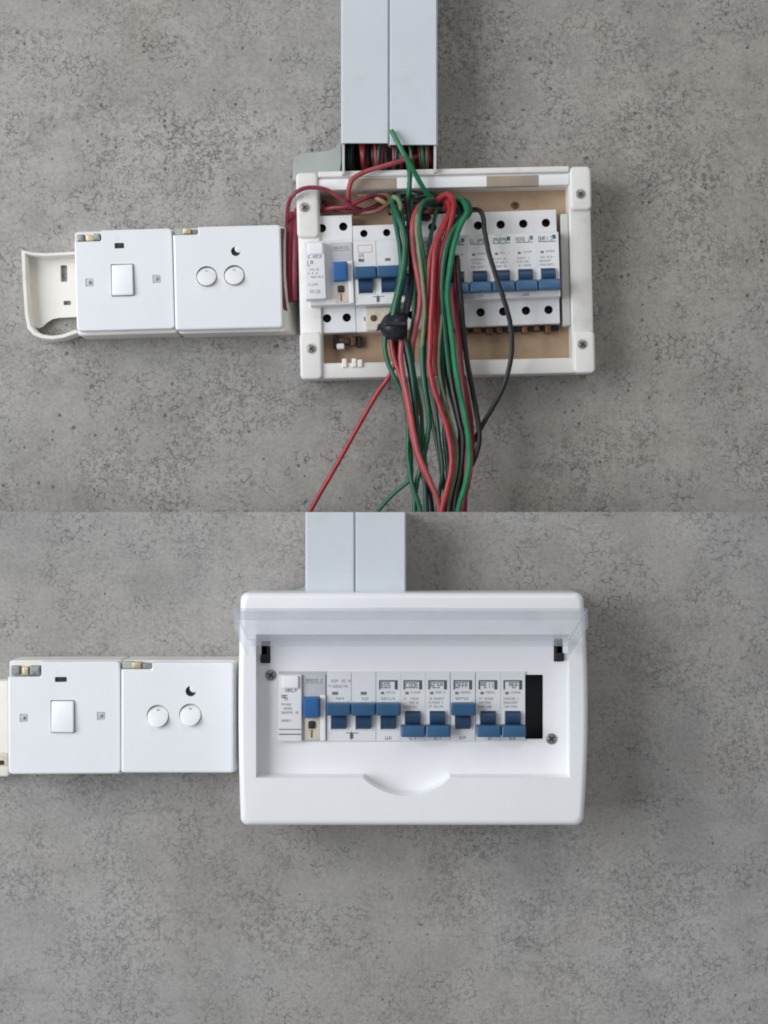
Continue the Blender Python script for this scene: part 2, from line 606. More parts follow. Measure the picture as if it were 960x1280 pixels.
# ------------------------------------------------------------------ open distribution board (upper)
UR = -1.3
ob = thing('open_board', 'open white consumer unit base without cover full of breakers and loose wires', 'distribution board', 557, 340, 60, 0, UR)
bm = bmesh.new()
O = (373, 212, 741.5, 469.5)
I = (401, 233, 714, 450)


def R(q, i, r, d):
    return at(rr(q[0] + i, q[1] + i, q[2] - i, q[3] - i, r), d)


loft(bm, [R(O, 2, 5, 0), R(O, 0, 6, 48), R(O, 0.8, 5.5, 52.5), R(O, 3, 4, 54), R(I, -1.5, 2, 54), R(I, 0, 1.5, 52.5), R(I, 1, 1, 24)], False, False)
part('frame', M['base'], ob, bm)
bm = bmesh.new()
quad(bm, I[0] - 0.5, I[1] - 0.5, I[2] + 0.5, I[3] + 0.5, 26)
part('back_board', M['tan'], ob, bm, smooth=False)
# raised corner blocks, each with its screw
for (a, b_, c, e, sx, sy) in ((372.4, 211, 400.2, 293, 382.5, 255), (372.4, 411, 400.2, 470.2, 387, 432),
                              (715, 211, 742, 266, 728, 246), (715, 417, 742, 470.2, 726, 434)):
    bm = rbox(a, b_, c, e, 40, 58.5, 6, 3.2)
    blk = part('corner_post', M['base'], ob, bm)
    bm = bmesh.new()
    loft(bm, [at(circ(sx, sy, 7.2), 58.6), at(circ(sx, sy, 6.4), 59.2), at(circ(sx, sy, 6.2), 58.6)], False, False)
    part('screw_rim', M['base'], ob, bm, blk)
    screw(ob, sx, sy, 58.4, 5.6, 30 + sx % 40, blk)
# top strip: outer lip, ledge with two knock-outs
bm = rbox(400.5, 210.5, 714.5, 218, 40, 59, 1, 1.5)
part('top_lip', M['base'], ob, bm)
bm = rbox(400.5, 219.5, 714.5, 233.5, 40, 55.5, 1, 1)
ledge = part('top_ledge', M['white'], ob, bm)
for (a, b_, c, e) in ((438, 219.8, 498, 233.2), (611, 220.5, 676, 234)):
    bm = rbox(a, b_, c, e, 50, 56.2, 0.6, 0.5)
    part('knockout', M['knock'], ob, bm, ledge)
bm = rbox(703.5, 268, 713.5, 409, 26, 47, 2, 1.5)
part('side_strip', M['mount_pale'], ob, bm)
# clip tabs on the lower inside edge
for a in (425, 437, 444.5):
    bm = rbox(a, 447 - (a % 3), a + 6, 456, 40, 57, 1, 1)
    part('clip_tab', M['cream'], ob, bm)
bm = rbox(404, 335, 711, 357, 20, 29, 0.5, 0.5)
part('din_rail', M['rail'], ob, bm)
bm = bmesh.new()
screw(ob, 648, 252, 27.5, 4.5, 10, None, 'rust', 'back_screw')
# comb bar under the right-hand breakers
bm = bmesh.new()
rg = random.Random(5)
rbox(560, 407, 700, 413, 24, 36, 0.5, 0.5, bm)
part('comb_bar', M['black'], ob, bm)
for i in range(8):
    a = 574 + i * 15.6 + rg.uniform(-2, 2)
    bm = rbox(a, 407, a + rg.uniform(6, 11), 414 + rg.uniform(0, 3), 27, 39 + rg.uniform(0, 4), 1, 1)
    part('comb_tooth', M['copper'] if i % 3 else M['rust'], ob, bm)

# ------------------------------------------------------------------ breakers


def body_mesh(hw, cx, holes_top, holes_bot, top=-72, f0=-42, f1=36, bot=67, lo=42, hi=58, r=5.2):
    """housing with recessed terminal shoulders, terminal wells cut as real holes"""
    bm = bmesh.new()
    a, b_ = cx - hw, cx + hw
    e = 0.8
    # side outline profile as strips across x
    prof = [(top, 0), (top, lo - e), (top + e, lo), None, (f0 - 1.5, lo), (f0, hi - e), (f0 + e, hi), (f1 - e, hi), (f1, hi - e), (f1 + 1.5, lo), None, (bot - e, lo), (bot, lo - e), (bot, 0)]
    segs, cur = [], []
    for q in prof:
        if q is None:
            segs.append(cur)
            cur = []
        else:
            cur.append(q)
    segs.append(cur)
    for sg in segs:
        for (y0_, d0_), (y1_, d1_) in zip(sg, sg[1:]):
            bm.faces.new([bm.verts.new(p) for p in ((a, y0_, d0_), (b_, y0_, d0_), (b_, y1_, d1_), (a, y1_, d1_))])
    for (ya, yb, hs) in ((top + e, f0 - 1.5, holes_top), (f1 + 1.5, bot - e, holes_bot)):
        holed(bm, [[(a, ya), (b_, ya), (b_, yb), (a, yb)]] + [circ(hx, hy, r, 18) for hx, hy in hs], lo)
    side = [q for q in prof if q]
    for x in (a, b_):
        bm.faces.new([bm.verts.new((x, y, d)) for y, d in side])
    return bm


def wells(t, holes, lo=42, r=5.2):
    for hx, hy in holes:
        bm = bmesh.new()
        loft(bm, [at(circ(hx, hy, r, 18), lo), at(circ(hx, hy, r - 0.3, 18), lo - 3), at(circ(hx, hy, r - 0.5, 18), lo - 13)], False, True)
        w_ = part('terminal', M['hole'], t, bm)
        bm = disc(hx, hy, r * 0.62, lo - 13, lo - 9.5, 0.8, n=14)
        part('terminal_screw', M['rust'], t, bm, w_)


def toggle(t, cx, up, mb='blue', mbar='blue_shaded', hw=13.4):
    if up:
        y0_, y1_, s0, s1 = -8, 5.5, 4.0, 22
    else:
        y0_, y1_, s0, s1 = 16.5, 29, 2.0, 18
    # slot surround
    bm = bmesh.new()
    loft(bm, [R((cx - 10.5, min(s0, y0_) - 1, cx + 10.5, max(s1, y1_) + 1.5), 0, 1.5, 57.5), R((cx - 10.5, min(s0, y0_) - 1, cx + 10.5, max(s1, y1_) + 1.5), 0.4, 1.2, 59.2),
              R((cx - 9, s0 - 0.4, cx + 9, s1 + 0.8), 0, 0.8, 59.2), R((cx - 8.9, s0 - 0.3, cx + 8.9, s1 + 0.7), 0, 0.8, 58.05)], False, False)
    part('toggle_surround', M['breaker'], t, bm)
    ym = (s0 + s1) / 2
    hh = (s1 - s0) / 2
    bm = bmesh.new()
    rings = []
    for i in range(7):
        q = -1 + 2 * i / 6
        rings.append([(cx - 8.2, ym + q * hh, 58.1), (cx + 8.2, ym + q * hh, 58.1), (cx + 8.2, ym + q * hh, 58.4 + 5 * math.sqrt(max(0, 1 - q * q))), (cx - 8.2, ym + q * hh, 58.4 + 5 * math.sqrt(max(0, 1 - q * q)))])
    loft(bm, rings)
    tg = part('toggle', M[mb], t, rbox(cx - hw, y0_, cx + hw, y1_, 59.5, 73, 1.6, 1.8, tilt=(lambda x, y: 0.22 * (y - y0_) if not up else 0.22 * (y1_ - y))))
    part('toggle_barrel', M[mbar], t, bm, tg)
    return tg


def print_part(t, bm, ink, name='print'):
    return part(name, M[ink], t, bm, smooth=False)


def single(label, group, x, y, dref, dbase, rot, up, ink, seed, clean=True):
    t = thing('circuit_breaker', label, 'circuit breaker', x, y, dref, dbase, rot, group, True)
    rg = random.Random(seed)
    ht, hb = [(1, -56)], [(0.5, 50)]
    part('body', M['breaker'], t, body_mesh(13.75, 0, ht, hb), smooth=False)
    wells(t, ht + hb)
    toggle(t, 0, up)
    # printed heading: dark frame with reversed lettering
    bm = bmesh.new()
    if ink == 'ink_dark':
        slab(bm, -10.5, -32.5, 10.5, -30.8, 58)
        slab(bm, -10.5, -30.8, -8.6, -22, 58)
        slab(bm, 7.0, -30.8, 10.5, -22, 58)
        glyphs(bm, -8, -30, 14.5, 6.5, 4, rg, 58, 0.2)
    else:
        if ink == 'ink_teal' and seed % 2:
            slab(bm, -9.5, -38, 10.5, -31.5, 58)
            slab(bm, -11, -31.0, 10.5, -30.2, 58)
        else:
            glyphs(bm, -10.5, -37, 18, 5, 6, rg, 58, 0.15)
            slab(bm, 6.5, -38.5, 10.5, -33.5, 58.1)
            slab(bm, -10.5, -31.2, 10.5, -30.2, 58)
    print_part(t, bm, ink, 'heading_print')
    bm = bmesh.new()
    slab(bm, -8.5, -19.5, -4.6, -16.6, 58)
    glyphs(bm, -2, -20, 11, 2.4, 5, rg, 58)
    if not up:
        for yy in (-13, -8.6, -4.0):
            glyphs(bm, -10, yy, 19 - rg.uniform(0, 5), 2.4, 8, rg, 58)
    else:
        glyphs(bm, -8, -13.2, 16, 2.6, 5, rg, 58)
    glyphs(bm, -3.5, 30.5, 8, 3.6, 2, rg, 58, 0.3)
    print_part(t, bm, 'ink')
    return t


def double(label, x, y, dref, dbase, rot, seed, worn):
    t = thing('circuit_breaker', label, 'circuit breaker', x, y, dref, dbase, rot, 'two pole breakers', True)
    rg = random.Random(seed)
    part('body', M['breaker'], t, body_mesh(27.4, 0, [(-13.8, -53), (14, -53)], [(-13, 51), (14, 51)], top=-63 if worn else -68, r=4.6), smooth=False)
    wells(t, [(-13.8, -53), (14, -53), (-13, 51), (14, 51)], r=4.6)
    for cx in (-13.8, 13.8):
        toggle(t, cx, True)
    bm = rbox(-3, -7.5, 3, 1, 60, 71, 1, 1)
    part('toggle_link', M['blue'], t, bm)
    bm = bmesh.new()
    slab(bm, -0.25, -41, 0.25, -9, 58, 0.06)
    slab(bm, -0.3, 24, 0.3, 35, 58)
    for cx in (-18, 14):
        slab(bm, cx - 3.4, -19.5, cx + 3.4, -16, 58)
    if worn:
        glyphs(bm, -21, -26, 7, 4, 2, rg, 58, 0.25)
        glyphs(bm, -21, -20.5, 7, 3, 2, rg, 58, 0.25)
    else:
        glyphs(bm, -25, -33, 26, 3, 9, rg, 58)
        glyphs(bm, -25, -27, 22, 3, 8, rg, 58)
        glyphs(bm, -23, -13, 16, 3, 5, rg, 58)
        glyphs(bm, 12, -13, 8, 3, 3, rg, 58)
    slab(bm, -6, 26, 8, 27, 58)
    slab(bm, -1.5, 27, 2.5, 33, 58)
    print_part(t, bm, 'ink')
    if worn:
        bm = bmesh.new()
        for q in ((-22, -36.5, -4, -35.5), (-22, -28, -4, -27), (-22, -35.5, -21, -28), (-5, -35.5, -4, -28)):
            slab(bm, *q, 58)
        print_part(t, bm, 'ink_orange', 'heading_print')
        bm = rbox(-16, 38, 27, 66, 41, 46, 3, 1.5)
        pt = part('stained_flap', M['breaker_stain'], t, bm)
        bm = rbox(-10, 47, 1, 57, 45, 47.0, 3, 0.4)
        part('burn_mark', M['rust'], t, disc(-6, 51, 4, 45, 47.2, 0.5), pt)
        bm.free()
    return t


def rcd(label, x, y, dref, dbase, rot, seed, swung):
    t = thing('residual_current_breaker', label, 'circuit breaker', x, y, dref, dbase, rot, 'residual current breakers', True)
    rg = random.Random(seed)
    hs_t, hs_b = [(-10, -60), (16, -61)], [(-8, 50), (16, 50)]
    part('body', M['breaker_grey'] if not swung else M['breaker'], t, body_mesh(26.6, 0, hs_t, hs_b, top=-75, bot=68), smooth=False)
    wells(t, hs_t + hs_b)
    # left white module cover
    dx = -5 if swung else 0
    h = 70 if swung else 62
    if swung:
        bm = rbox(-27 + dx, -39, -2 + dx, 30, 50, h, 1.2, 1.2, tilt=lambda x_, y_: 0.03 * y_)
    else:
        bm = rbox(-26.4, -39, -0.4, 35.6, 50, h, 1.0, 1.0)
    cv = part('label_cover', M['breaker'], t, bm)
    bm = rbox(-22 + dx, -38, -4 + dx, -24, h - 2, h + (0.6 if swung else 3), 1.2, 1)
    part('label_flap', M['white'], t, bm, cv)
    bm = bmesh.new()
    D0 = h + 0.05

    def tl(yy):
        return D0 + (0.03 * yy if swung else 0)
    glyphs(bm, -22 + dx, -23, 17, 3.6, 5, rg, tl(-23), 0.15)
    glyphs(bm, -23 + dx, -16.5, 7, 6.5, 2, rg, tl(-16), 0.1)
    for yy, ww, nn in ((-7, 14, 5), (-2.5, 12, 5), (2, 19, 9), (11, 12, 6)):
        glyphs(bm, -23 + dx, yy, ww, 2.5, nn, rg, tl(yy))
    if swung:
        glyphs(bm, -21 + dx, 19, 13, 4, 5, rg, tl(19))
    else:
        slab(bm, -26, 21.5, -1, 22.6, D0)
        slab(bm, -26, 26.8, -1, 28.2, D0)
    print_part(t, bm, 'ink')
    # right module: grey heading strip, bright toggle, dirty test button
    bm = rbox(0.4, -39, 26, -14, 57, 59, 0.6, 0.5)
    hp = part('heading_strip', M['breaker_grey'], t, bm)
    bm = bmesh.new()
    glyphs(bm, 4, -34, 19, 3.2, 8, rg, 59.05)
    slab(bm, 3, -29.5, 24, -29.0, 59.0)
    print_part(t, bm, 'ink')
    tg = part('toggle', M['blue_bright'], t, rbox(1.8, -14, 19, 8.5, 58, 69, 1.2, 1.5, tilt=lambda x_, y_: -0.2 * (y_ + 3)))
    bm = rbox(20, -16, 26, 35, 57.5, 60.5, 0.8, 0.6)
    part('side_rib', M['white'], t, bm)
    bm = rbox(3, 10, 19.5, 34, 57, 58.8, 1, 0.4)
    st = part('test_plate', M['breaker_stain'], t, bm)
    bm = rbox(6.5, 13, 14.5, 21.5, 58, 61, 2, 1.2)
    part('test_button', M['hole'], t, bm, st)
    bm = rbox(9.5, 23, 11.2, 32, 58, 59.4, 0.8, 0.4)
    part('rust_streak', M['copper'], t, bm, st)
    return t


def rowy(x):
    return 333.5 + (685 - x) * 0.0385


GB = 'single pole breakers in the open board'
UB = 8.0
rcd('two module residual breaker in the open board, its label cover proud and bright blue toggle', 414.5, rowy(414), 66, UB, -2.2, 11, True)
double('two pole breaker in the open board with linked raised toggles and scorched lower flap', 471, rowy(471) + 1.5, 66, UB, -2.2, 12, True)
ul = [(513, 'ink', 'breaker of the open board almost hidden behind the taped green wires'),
      (542, 'ink', 'breaker of the open board behind the middle red wires'),
      (571, 'ink', 'breaker of the open board half hidden behind the bright green wire'),
      (599.5, 'ink', 'breaker of the open board with the black wire passing over its right side'),
      (628, 'ink_teal', 'breaker of the open board with teal heading crossed by the black wire'),
      (656.5, 'ink', 'second breaker from the right in the open board with a grey heading'),
      (685, 'ink_teal', 'rightmost breaker in the open board with teal lettered heading')]
for i, (x, ink, lb) in enumerate(ul):
    single(lb, GB, x, rowy(x), 66, UB, -2.0, False, ink, 20 + i + (1 if x == 628 else 0) * 0)

# black dirty terminals left below the residual breaker
rg = random.Random(8)
for i in range(5):
    a = 414 + i * 7
    bm = rbox(a, 414 + rg.uniform(0, 3), a + 8, 424 + rg.uniform(0, 6), 20, 34 + rg.uniform(0, 8), 2, 1.5)
    part('terminal_block', M['hole'] if i % 2 == 0 else M['rust'], ob, bm)
bm = rbox(418, 424, 428, 431, 25, 40, 2, 1.5)
part('terminal_cap', M['white'], ob, bm)

# ------------------------------------------------------------------ covered distribution board (lower)
cb = thing('covered_board', 'closed white consumer unit with clear flap raised over a row of breakers', 'distribution board', 515, 1030, T + 98, T)
cy0 = 887.0


def bul(pts):
    return [(x + (6.0 if x > 515 else -3.0) * (1 - ((y - cy0) / 146) ** 2) * min(1, abs(x - 515) / 200), y) for x, y in pts]


CO = (300.5, 741, 729.5, 1032.5)
FR = T + 99
rec = [(320, 793), (712, 793), (712, 972), (563, 972)]
for i in range(1, 14):
    q = i / 14
    rec.append((563 - 110 * q, 972 + 23 * math.sin(math.pi * q) ** 0.8))
rec += [(453, 972), (320, 972)]


def dens(pts, m=6):
    out = []
    for i in range(len(pts)):
        a, b_ = pts[i], pts[(i + 1) % len(pts)]
        k = max(1, min(m, int(math.dist(a, b_) / 20)))
        for j in range(k):
            out.append((a[0] + (b_[0] - a[0]) * j / k, a[1] + (b_[1] - a[1]) * j / k))
    return out


def rim(i, r):
    return bul(dens(rr(CO[0] + i, CO[1] + i, CO[2] - i, CO[3] - i, r, 6), 8))


bm = bmesh.new()
# consistent vertex count: build outer ring once, then inset by scaling towards the edges
base_ring = dens(rr(*CO, 9, 6), 10)


def inset(pts, i):
    cx, cy = (CO[0] + CO[2]) / 2, (CO[1] + CO[3]) / 2
    hx, hy = (CO[2] - CO[0]) / 2, (CO[3] - CO[1]) / 2
    return bul([(cx + (x - cx) * (hx - i) / hx, cy + (y - cy) * (hy - i) / hy) for x, y in pts])


rings = [at(inset(base_ring, 3.5), T), at(inset(base_ring, 0.4), T + 40), at(inset(base_ring, 0), T + 76)]
for a in range(0, 91, 10):
    q = math.radians(a)
    rings.append(at(inset(base_ring, 8 * (1 - math.cos(q))), FR - 8 * (1 - math.sin(q))))
loft(bm, rings, False, False)
front = inset(base_ring, 8)
recd = dens(rec, 8)
holed(bm, [front, recd], FR)
cxr, cyr = 516, 882
fl = [(cxr + (x - cxr) * 0.992, cyr + (y - cyr) * 0.988) for x, y in recd]
FD = T + 79
loft(bm, [at(recd, FR), at([(x + (cxr - x) * 0.002, y + (cyr - y) * 0.003) for x, y in recd], FR - 1.5), at(fl, FD)], False, False)
win = rr(347, 845.5, 681, 927, 1.2, 2)
sl = rr(325, 803, 336.5, 831, 0.8, 2)
sr = rr(694.5, 800, 706, 829, 0.8, 2)
holed(bm, [fl, win, sl, sr], FD)
for q in (win, sl, sr):
    loft(bm, [at(q, FD), at(q, FD - 4)], False, False)
part('cover', M['cover'], cb, bm, angle=28)
bm = rbox(655.5, 840, 684, 932, T + 50, T + 62, 0.5, 0.5)
part('empty_slot_shade', M['black'], cb, bm)  # black filler block, painting in the darkness inside the empty slot
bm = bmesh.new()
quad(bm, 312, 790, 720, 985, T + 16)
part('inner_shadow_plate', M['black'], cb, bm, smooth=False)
bm = rbox(346, 872, 650, 896, T + 17, T + 24, 0.5, 0.5)
part('din_rail', M['rail'], cb, bm)
# black hinge pins in the two slots
for (a, b_, c, e, kx) in ((331.5, 804, 335.3, 822, 324), (695.5, 801, 698.5, 820, 696)):
    bm = rbox(a, b_, c, e, T + 55, FD + 1.5, 0.8, 0.6)
    hp = part('hinge_pin', M['black'], cb, bm)
    bm = rbox(kx, e - 2, kx + 11.5, e + 8, T + 55, FD + 3, 1, 0.8)
    part('hinge_foot', M['black'], cb, bm, hp)
screw(cb, 337, 846, FD + 0.5, 7, 35)
screw(cb, 691.5, 926.5, FD + 0.5, 7, 50)
# clear flap, raised about its upper edge
bm = bmesh.new()
hz, fz = (640 - 800) * (D - FR) / D, (640 - 763) * (D - 385) / D
xa, xb = -151.5, 205.5
t_ = 2.4
ca = math.atan2(fz - hz, 385 - FR)
nx = (-math.sin(ca), math.cos(ca))          # (depth, height) normal of the panel


def fp(x, s, n_):
    L = math.hypot(fz - hz, 385 - FR)
    dd = FR + 2 + math.cos(ca) * s * L + nx[0] * n_
    zz = hz + math.sin(ca) * s * L + nx[1] * n_
    return (x, dd, zz)


out2 = []
for i in range(0, 33):
    q = i / 32
    x = xa + 2 + (xb - xa - 4) * q
    u = (x - 22) / 46.0
    out2.append((x, 1.0 + (0.015 * math.cos(u * math.pi / 2) ** 0.7 if abs(u) < 1 else 0)))
outl = [(xa, 0.0), (xa, 0.985)] + out2 + [(xb, 0.985), (xb, 0.0)]
vsA = [fp(x, s, 0) for x, s in outl]
vsB = [fp(x, s, t_) for x, s in outl]
loft(bm, [vsA, vsB])


def lbox(xa_, xb_, s0, s1, n0, n1):
    a = [fp(xa_, s0, n0), fp(xb_, s0, n0), fp(xb_, s1, n0), fp(xa_, s1, n0)]
    b_ = [fp(xa_, s0, n1), fp(xb_, s0, n1), fp(xb_, s1, n1), fp(xa_, s1, n1)]
    loft(bm, [a, b_])


lbox(xa + 0.2, xa + 2.6, 0.02, 0.984, -17, -0.1)
lbox(xb - 2.6, xb - 0.2, 0.02, 0.984, -17, -0.1)
lbox(xa + 2.8, xb - 2.8, 0.968, 0.985, -9, -0.1)
lbox(xa + 2.8, xb - 2.8, 0.01, 0.03, -7, -0.1)
cl = FRAMES[cb.name]
for v in bm.verts:
    x, d, z = v.co
    v.co = (x * S - cb.location.x, -d * S - cb.location.y, z * S - cb.location.z)
finish('clear_flap', M['clear'], bm, cb, True, 30)

GL = 'single pole breakers in the covered board'
LB = T + 23
ref = T + 81
rcd('two module residual breaker at the left end of the covered board, with bright blue toggle', 378, 886.5, ref, LB, 0, 31, False)
double('two pole breaker in the covered board with both linked toggles up', 439, 886.5, ref, LB, 0, 32, False)
ll = [(485.5, True, 'breaker beside the two pole breaker in the covered board, toggle up'),
      (516, False, 'leftmost of the lowered single toggles in the covered board'),
      (547, False, 'breaker of the covered board with toggle down, just left of the lone raised toggle'),
      (578.5, True, 'breaker of the covered board with toggle up between lowered toggles on both sides'),
      (610, False, 'breaker of the covered board with toggle down, just right of the lone raised toggle'),
      (641, False, 'last breaker of the covered board, toggle down, against the black empty slot')]
for i, (x, up, lb) in enumerate(ll):
    single(lb, GL, x, 886.5, ref, LB, 0, up, 'ink_dark', 50 + i)


# ------------------------------------------------------------------ wall switches
def notch_plate(q, notch, r):
    """plate outline with one rectangular bite out of its top edge; notch = (x0, x1, ybottom)"""
    x0, y0_, x1, y1_ = q
    n0, n1, nb = notch
    pts = rr(x0, y0_, x1, y1_, r, 4)
    out = []
    if n0 <= x0 + r:
        out = [(x0, nb), (n1 - 1.5, nb), (n1, nb - 1.5), (n1, y0_)] + pts[5:]
    else:
        out = pts[:5] + [(n0, y0_), (n0, nb - 1.5), (n0 + 1.5, nb), (n1 - 1.5, nb), (n1, nb - 1.5), (n1, y0_)] + pts[5:]
    return out


def plate_with(bm, outline, holes, d0, d1, b=1.6):
    cx = sum(p[0] for p in outline) / len(outline)
    cy = sum(p[1] for p in outline) / len(outline)
    f = 1 - b / 62
    ins = [(cx + (x - cx) * f, cy + (y - cy) * f) for x, y in outline]
    mid = [(cx + (x - cx) * (1 - b * 0.3 / 62), cy + (y - cy) * (1 - b * 0.3 / 62)) for x, y in outline]
    loft(bm, [at(outline, d0), at(outline, d1 - b), at(mid, d1 - b * 0.35), at(ins, d1)], True, False)
    holed(bm, [ins] + holes, d1)


def rocker_switch(label, q, rk, caps, slot, notch, clips, basebox, db, rot, group):
    t = thing('rocker_switch', label, 'light switch', (q[0] + q[2]) / 2, (q[1] + q[3]) / 2, db + 56, db, rot, group)
    bm = rbox(*basebox, db, db + 47, 4, 2)
    part('back_box', M['cream'], t, bm)
    bm = bmesh.new()
    ho = rr(rk[0] - 1, rk[1] - 1, rk[2] + 1, rk[3] + 1, 1.5, 3)
    ch = [rr(x - 5, y - 5, x + 5, y + 5, 1, 2) for x, y in caps]
    sh = rr(*slot, 1, 2)
    plate_with(bm, notch_plate(q, notch, 4.5), [ho, sh] + ch, db + 47.5, db + 57)
    for h, dp in [(ho, 8), (sh, 5)] + [(c_, 1.6) for c_ in ch]:
        loft(bm, [at(h, db + 57), at(h, db + 57 - dp)], False, dp != 8)
    part('plate', M['plate'], t, bm, angle=9)
    cxk = (rk[0] + rk[2]) / 2
    bm = rbox(*rk, db + 45, db + 60, 1.5, 1.4, tilt=lambda x, y: (x - cxk) * 0.07 + (y - rk[1]) * 0.05 - 1)
    part('rocker', M['plate'], t, bm)
    for x, y in caps:
        bm = rbox(x - 4.3, y - 4.3, x + 4.3, y + 4.3, db + 54, db + 56.6, 0.8, 0.6)
        c_ = part('screw_cap', M['cap_grey'], t, bm)
        bm = disc(x + 0.4, y, 2.3, db + 56, db + 57.0, 0.4, n=12)
        part('screw_head', M['clip_grey'], t, bm, c_)
    bm = rbox(slot[0] + 0.8, slot[1] + 0.7, slot[2] - 0.8, slot[3] - 0.7, db + 51.8, db + 54.5, 0.6, 0.4)
    part('indicator_window', M['black'], t, bm)
    for (a, b_, c, e, m, h) in clips:
        bm = rbox(a, b_, c, e, db + 44, db + h, 1, 0.8)
        part('broken_corner_clip', M[m], t, bm)
    return t


def knob_switch(label, q, knobs, kr, moon, notch, clips, basebox, db, rot, group, draft):
    t = thing('button_switch', label, 'light switch', (q[0] + q[2]) / 2, (q[1] + q[3]) / 2, db + 60, db, rot, group)
    bm = bmesh.new()
    a, b_, c, e = basebox
    loft(bm, [R((a, b_, c + draft, e), 0, 4, db), R((a, b_, c + draft * 0.2, e), 0, 4, db + 44), R((a, b_, c, e), 0, 4, db + 47), R((a, b_, c, e), 3, 3, db + 48)])
    part('back_box', M['base'], t, bm)
    bm = bmesh.new()
    ho = [circ(x, y, kr + 0.9, 26) for x, y in knobs]
    mh = circ(moon[0], moon[1], moon[2], 20)
    plate_with(bm, notch_plate(q, notch, 3.5), ho + [mh], db + 48.5, db + 61, 2.2)
    for h, dp in [(h, 13) for h in ho] + [(mh, 4)]:
        loft(bm, [at(h, db + 61), at(h, db + 61 - dp)], False, dp == 4)
    part('plate', M['plate'], t, bm, angle=9)
    for x, y in knobs:
        bm = disc(x, y, kr, db + 42, db + 62.5, 1.6, n=26, tilt=lambda xx, yy, y=y: (yy - y) * 0.46)
        kb = part('push_button', M['white'], t, bm)
        bm = rbox(x - 2, y - kr * 0.62, x + 1.6, y - kr * 0.62 + 1.5, db + 52, db + 59.6, 0.3, 0.2)
        part('button_mark', M['clip_grey'], t, bm, kb)
    # crescent: dark opening with a white disc swung partly over it
    bm = bmesh.new()
    pts = circ(moon[0], moon[1], moon[2] - 0.3, 20)
    loft(bm, [at(pts, db + 57.2), at(pts, db + 57.6)])
    part('indicator_opening', M['black'], t, bm)
    part('indicator_disc', M['plate'], t, disc(moon[0] + moon[2] * 0.60, moon[1] - moon[2] * 0.55, moon[2] * 0.80, db + 57.7, db + 60.9, 0.5, n=18))
    for (a, b_, c, e, m, h) in clips:
        bm = rbox(a, b_, c, e, db + 44, db + h, 1, 0.8)
        part('broken_corner_clip', M[m], t, bm)
    return t


GS, GK = 'rocker switches', 'two button switches'
rocker_switch('square rocker switch beside the broken cream box, left of the open board', (94.5, 287, 216.5, 412.5), (140, 331, 167, 369.5),
              [(112, 352), (196, 350)], (144.5, 303.5, 156.5, 310.5), (93, 128, 300.5),
              [(97, 291.5, 107, 299.5, 'clip_grey', 55), (108, 292, 118, 299.5, 'brass', 54), (118.5, 291, 126.5, 299.5, 'clip_grey', 56), (94, 288.5, 127.5, 300.2, 'base', 50)],
              (93.5, 286.3, 219, 417), 0, -1.6, GS)
knob_switch('square switch with two round buttons next to the open board', (217.5, 282.5, 352, 411), [(258.5, 345), (293, 344.5)], 12.2,
            (295.5, 314.5, 6), (217, 249, 292),
            [(219, 282.5, 232, 291, 'mount', 54), (230, 283.5, 240, 290.5, 'brass', 58), (240.5, 285, 248.5, 291, 'clip_grey', 55)],
            (220, 281.8, 355, 414), 0, -1.4, GK, 11)
rocker_switch('square rocker switch at the left edge of the lower wall panel', (10.5, 827, 150.5, 967), (64.5, 876, 93, 915),
              [(30, 897), (126.5, 895)], (69, 846, 84, 852.5), (10, 52, 845.5),
              [(13.5, 832, 25, 843.5, 'clip_grey', 56), (28, 833, 36, 844, 'brass', 57), (37.5, 832, 50, 843.5, 'clip_grey', 56), (10.8, 828.5, 51, 845, 'base', 50)],
              (9.5, 826, 152, 969.5), T, -0.3, GS)
knob_switch('square switch with two round buttons touching the covered board', (151.5, 828, 291.5, 966), [(197.5, 895), (238, 893.5)], 13.2,
            (238.5, 864, 6.6), (150, 190, 836.5),
            [(152, 827.5, 165, 836, 'mount', 55), (165, 828, 176, 836, 'brass', 59), (176.5, 830, 189, 836.3, 'clip_grey', 57)],
            (150.5, 826.5, 293, 967.5), T, 0.0, GK, 4)


# broken cream surface box on the far left of the upper wall
br = thing('broken_switch_box', 'cream open back box with a broken lower edge left of the rocker switch', 'switch box', 63, 424, 30, 0, -1.0)
bm = bmesh.new()
po = [(28, 311), (40, 314), (58, 315.5), (98, 314), (99, 419), (90, 421), (78, 425), (64, 426), (50, 424), (40, 419), (33, 411), (30, 390)]
floor = [(31.5, 316), (42, 318), (58, 319), (96, 318), (96, 394), (84, 394.5), (70, 395), (62, 396.5), (56, 400), (49, 406), (44, 408), (37, 404), (33.5, 392)]
slot_l = rr(73, 328.5, 81.5, 349.5, 1.5, 3)
slot_s = rr(76, 373.5, 85.5, 379, 1.2, 3)
holed(bm, [floor, slot_l, slot_s], 10)
for q in (slot_l, slot_s):
    loft(bm, [at(q, 10), at(q, 4)], False, False)
part('floor_plate', M['cream'], br, bm)
bm = bmesh.new()
for q in (slot_l, slot_s):
    holed(bm, [q], 4.2)
part('slot_shadow_plate', M['clip_grey'], br, bm)
bm = bmesh.new()
walls = [(98, 314), (58, 315.5), (40, 314), (28, 311), (29, 350), (31, 392), (34, 410), (41, 418.5), (51, 423), (64, 425), (79, 423.5), (99, 417)]
for (x, y), (x2, y2) in zip(walls, walls[1:]):
    pass
cxw, cyw = 68, 368
ring_i = [(x + (cxw - x) * 0.15, y + (cyw - y) * 0.10) for x, y in walls]
rows = []
for (x, y), (xi, yi) in zip(walls, ring_i):
    rows.append([(x, y, 0.5), (x, y, 27), ((x * 3 + xi) / 4, (y * 3 + yi) / 4, 29), ((x + 3 * xi) / 4, (y + 3 * yi) / 4, 29), (xi, yi, 27), (xi, yi, 0.5)])
pv = None
